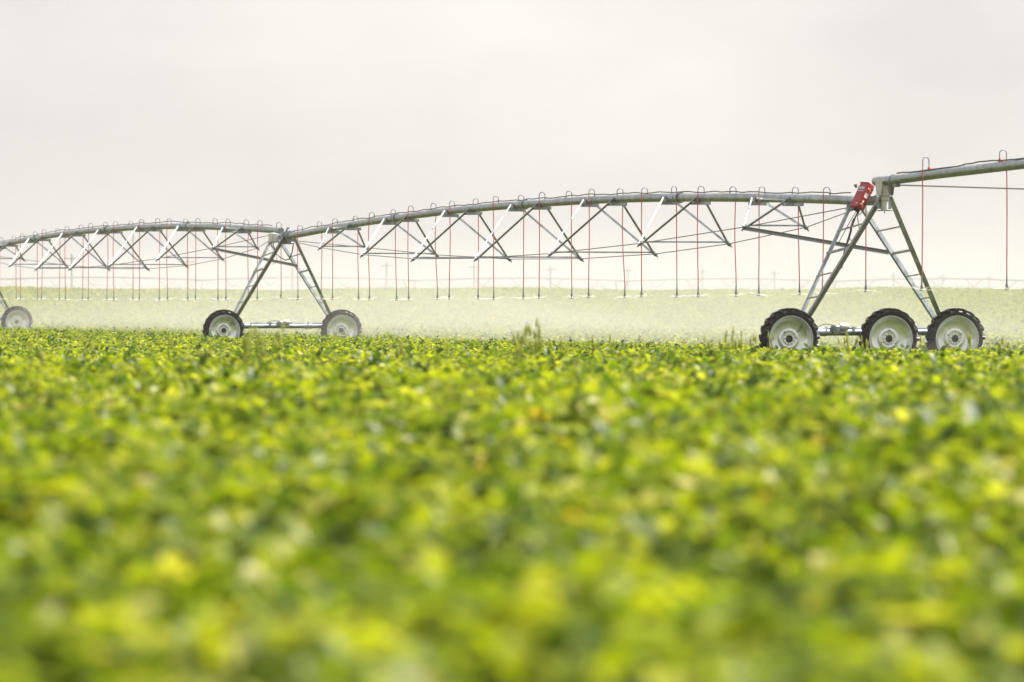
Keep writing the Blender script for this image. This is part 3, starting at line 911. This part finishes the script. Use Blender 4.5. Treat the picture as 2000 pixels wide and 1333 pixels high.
# ------------------------------------------------------------------ tall grass weeds above the crop
def weed(px, ytop, Y, n, spread, label, seed, headlen=.13):
    r = random.Random(seed)
    X = (px - 1000) * Y / F
    g = float(ground(X, Y))
    t = thing('grass_weed', label, 'weed', (X, Y, g), r.uniform(0, 6.28), 'tall grass weeds poking above the crop')
    ztop = CAM_H + (611 - ytop) * Y / F - g
    for k in range(n):
        h = ztop * (1 if k == 0 else r.uniform(.72, .97))
        a, q = r.uniform(0, 6.28), r.uniform(0, spread)
        b = Vector((math.cos(a) * q * .5, math.sin(a) * q * .5, 0.02))
        tip = Vector((math.cos(a) * q, math.sin(a) * q, h))
        mid = b.lerp(tip, .55) + Vector((r.gauss(0, .02), r.gauss(0, .02), 0))
        st = MB().tube([b, mid, tip - Vector((0, 0, headlen))], [.005, .004, .003], 5).build('stem', WEED, t)
        m = MB()
        d = (tip - mid).normalized()
        p0 = tip - d * headlen
        w = r.uniform(.014, .021)
        m.tube([p0, p0 + d * headlen * .25, p0 + d * headlen * .65, tip], [.004, w, w * .8, .002], 7)
        for q2 in range(10):
            f = r.uniform(.05, .95); aa = r.uniform(0, 6.28)
            c = p0 + d * (headlen * f)
            m.tube([c, c + Vector((math.cos(aa) * .02, math.sin(aa) * .02, .018))], [.004, .001], 4)
        m.build('seed_head', SEED, t)
        for q2 in range(2):
            f = r.uniform(.35, .8); aa = r.uniform(0, 6.28)
            c = b.lerp(mid, f)
            L_ = r.uniform(.14, .26)
            e1 = c + Vector((math.cos(aa) * L_ * .5, math.sin(aa) * L_ * .5, L_ * .7)); e2 = c + Vector((math.cos(aa) * L_, math.sin(aa) * L_, L_ * .8))
            m2 = MB(); sv = Vector((-math.sin(aa), math.cos(aa), 0)) * .008
            m2.add([c - sv, c + sv, e1 + sv, e1 - sv, e2, e2 + Vector((0, 0, -.001))], [(0, 1, 2, 3), (3, 2, 4)])
            m2.build('blade', WEED, t)
for args in (
    (1036, 620, 60, 9, .16, 'tallest grass weed in the centre, its seed head above the crop'),
    (1054, 632, 64, 7, .12, 'second tall grass weed just right of the tallest central one'),
    (1008, 648, 56, 4, .10, 'shorter grass weed just left of the tallest central one'),
    (1018, 640, 62, 6, .14, 'wispy grass weed left of and behind the tallest central one'),
    (1100, 660, 66, 5, .20, 'wispy low grass weed a little right of the central pair'),
    (1385, 652, 74, 6, .20, 'wispy grass weed left of the bushy one near the right tower'),
    (1450, 645, 78, 6, .14, 'upright grass weed between the bushy one and the front tyre'),
    (1160, 655, 72, 3, .10, 'slim grass weed below the centre right drop hoses'),
    (1195, 652, 78, 3, .07, 'small dark grass weed right of the slim centre one'),
    (1245, 664, 74, 3, .12, 'low grass weed midway between centre and right tower'),
    (1428, 638, 70, 8, .20, 'bushy grass weed left of the right tower front wheel'),
    (1470, 652, 76, 3, .10, 'thin grass weed almost touching the right tower front tyre'),
    (1503, 648, 92, 5, .14, 'grass weed standing in front of the right tower black tyre'),
    (1655, 644, 88, 11, .22, 'grass clump below the right tower gear motor'),
    (1690, 655, 84, 4, .12, 'grass weed against the right tower middle tyre'),
    (1805, 655, 84, 4, .10, 'grass weed between the middle and rear wheels of the right tower'),
    (1893, 650, 80, 5, .12, 'grass weed in front of the right tower rear tyre'),
    (1960, 658, 82, 4, .12, 'grass weed near the right picture edge'),
    (500, 632, 52, 9, .18, 'blurred olive grass weed right of the middle tower front wheel'),
    (545, 628, 56, 4, .06, 'blurred tall grass stalk below the middle tower gear motor'),
    (478, 650, 50, 5, .10, 'blurred grass weed against the middle tower front tyre'),
    (402, 664, 54, 4, .10, 'blurred grass weed left of the middle tower front tyre'),
    (68, 668, 50, 4, .12, 'blurred grass weed below the far left wheel'),
    (165, 662, 58, 3, .10, 'blurred grass weed under the left span'),
    (340, 655, 70, 4, .14, 'low grass weed under the left span near the middle tower'),
    (790, 668, 60, 4, .12, 'low grass weed right of the middle tower rear wheel'),
    (870, 662, 66, 4, .14, 'low grass weed between the middle tower and the centre')):
    weed(*args, seed=int(args[0]))

# ------------------------------------------------------------------ beyond the crest: a second machine and a line of poles
POLE_PX = [140, 367, 571, 755, 926, 1075, 1226, 1372, 1513, 1627, 1745, 1841, 1932]
def build_poles():
    proto = None
    for k in range(13):
        Y = 900 + 42.7 * k
        X = (POLE_PX[k] - 1000) * Y / F
        z = float(ground(X, Y))
        if proto is None:
            proto = thing('utility_pole', '', 'utility pole', (0, 0, 0), 0, 'utility poles along the hazy horizon')
            MB().tube([(0, 0, 0), (0, 0, 10.6)], [.17, .11], 8).build('pole', POLE, proto)
            MB().bar((-1.35, -.14, 9.75), (1.35, -.14, 9.75), .14, .12, (0, 0, 1)).build('crossarm', POLE, proto)
            m = MB()
            for x in (-1.2, -.6, .6, 1.2): m.lathe([(.03, 0), (.06, .05), (.05, .12), (.06, .16), (.001, .2)], (x, -.14, 9.82), (0, 0, 1), 8)
            m.build('insulators', GREYBOX, proto)
            o = proto
        else:
            o = copy_tree(proto)
        o.location = (X, Y, z)
        o.rotation_euler = (0, 0, R(18))
        o['label'] = '%s faint utility pole from the left on the hazy skyline' % ORD[k]
build_poles()

def build_far_machine():
    ang = R(15)
    d = Vector((math.cos(ang), math.sin(ang), 0))
    L = 415 * 740 / F / math.cos(ang)
    c0 = Vector(((385 - 1000) * 740 / F, 740, 0)) + d * (-L)
    names = ['leftmost', 'second from left', 'third from left', 'fourth from left', 'rightmost']
    for i in range(5):
        a = c0 + d * (L * i)
        a.y = 740 + (a.y - 740) * .35
        za = float(ground(a.x, a.y))
        sp = thing('far_span', '%s faint span of the distant irrigation machine on the skyline' % names[i], 'irrigation span', (a.x, a.y, za), math.atan2(d.y * .35, d.x), 'spans of the distant machine')
        hz = lambda s: 3.95 + .42 * math.sin(math.pi * s / L)
        MB().tube([(s, 0, hz(s)) for s in np.linspace(0, L, 14)], .095, 8).build('pipe', FARSTEEL, sp)
        for k in range(5):
            s = L * (k + 1) / 6
            m = MB()
            for sd in (-1, 1):
                for ds in (-1.4, 1.4): m.bar((s, sd * 1.0, hz(s) - 1.25), (s + ds, sd * .1, hz(s + ds)), .045, .045)
            m.build('truss', FARSTEEL, sp)
        for sd in (-1, 1):
            pts = [(0.8, 0, hz(0) - .1)] + [(L * (k + 1) / 6, sd * 1.0, hz(L * (k + 1) / 6) - 1.25) for k in range(5)] + [(L - .8, 0, hz(L) - .1)]
            MB().tube(pts, .018, 5).build('truss_rod', ROD, sp)
        for k in range(11):
            s = L * (k + .5) / 11
            MB().tube([(s, .2, hz(s) + .1), (s, .2, 1.9)], .012, 5).build('drop_hose', HOSE, sp)
        tw = thing('far_tower', '%s faint drive tower of the distant irrigation machine' % names[i], 'irrigation tower', (a.x, a.y, za), math.atan2(d.y * .35, d.x), 'towers of the distant machine')
        for sd in (-1, 1):
            for ds in (-1, 1):
                MB().bar((ds * .2, sd * 1.9, .8), (ds * .9, sd * .1, 3.95), .10, .10).build('leg', FARSTEEL, tw)
            place_mesh('tyre', TYRE, tw, (0, sd * 2.1, .73), (0, 0, R(90)))
        MB().bar((0, -2, .85), (0, 2, .85), .14, .14).build('base_beam', FARSTEEL, tw)
        MB().bar((-3.2, .6, 3.05), (.4, .9, 2.3), .09, .09).build('tower_brace', FARSTEEL, tw)
build_far_machine()
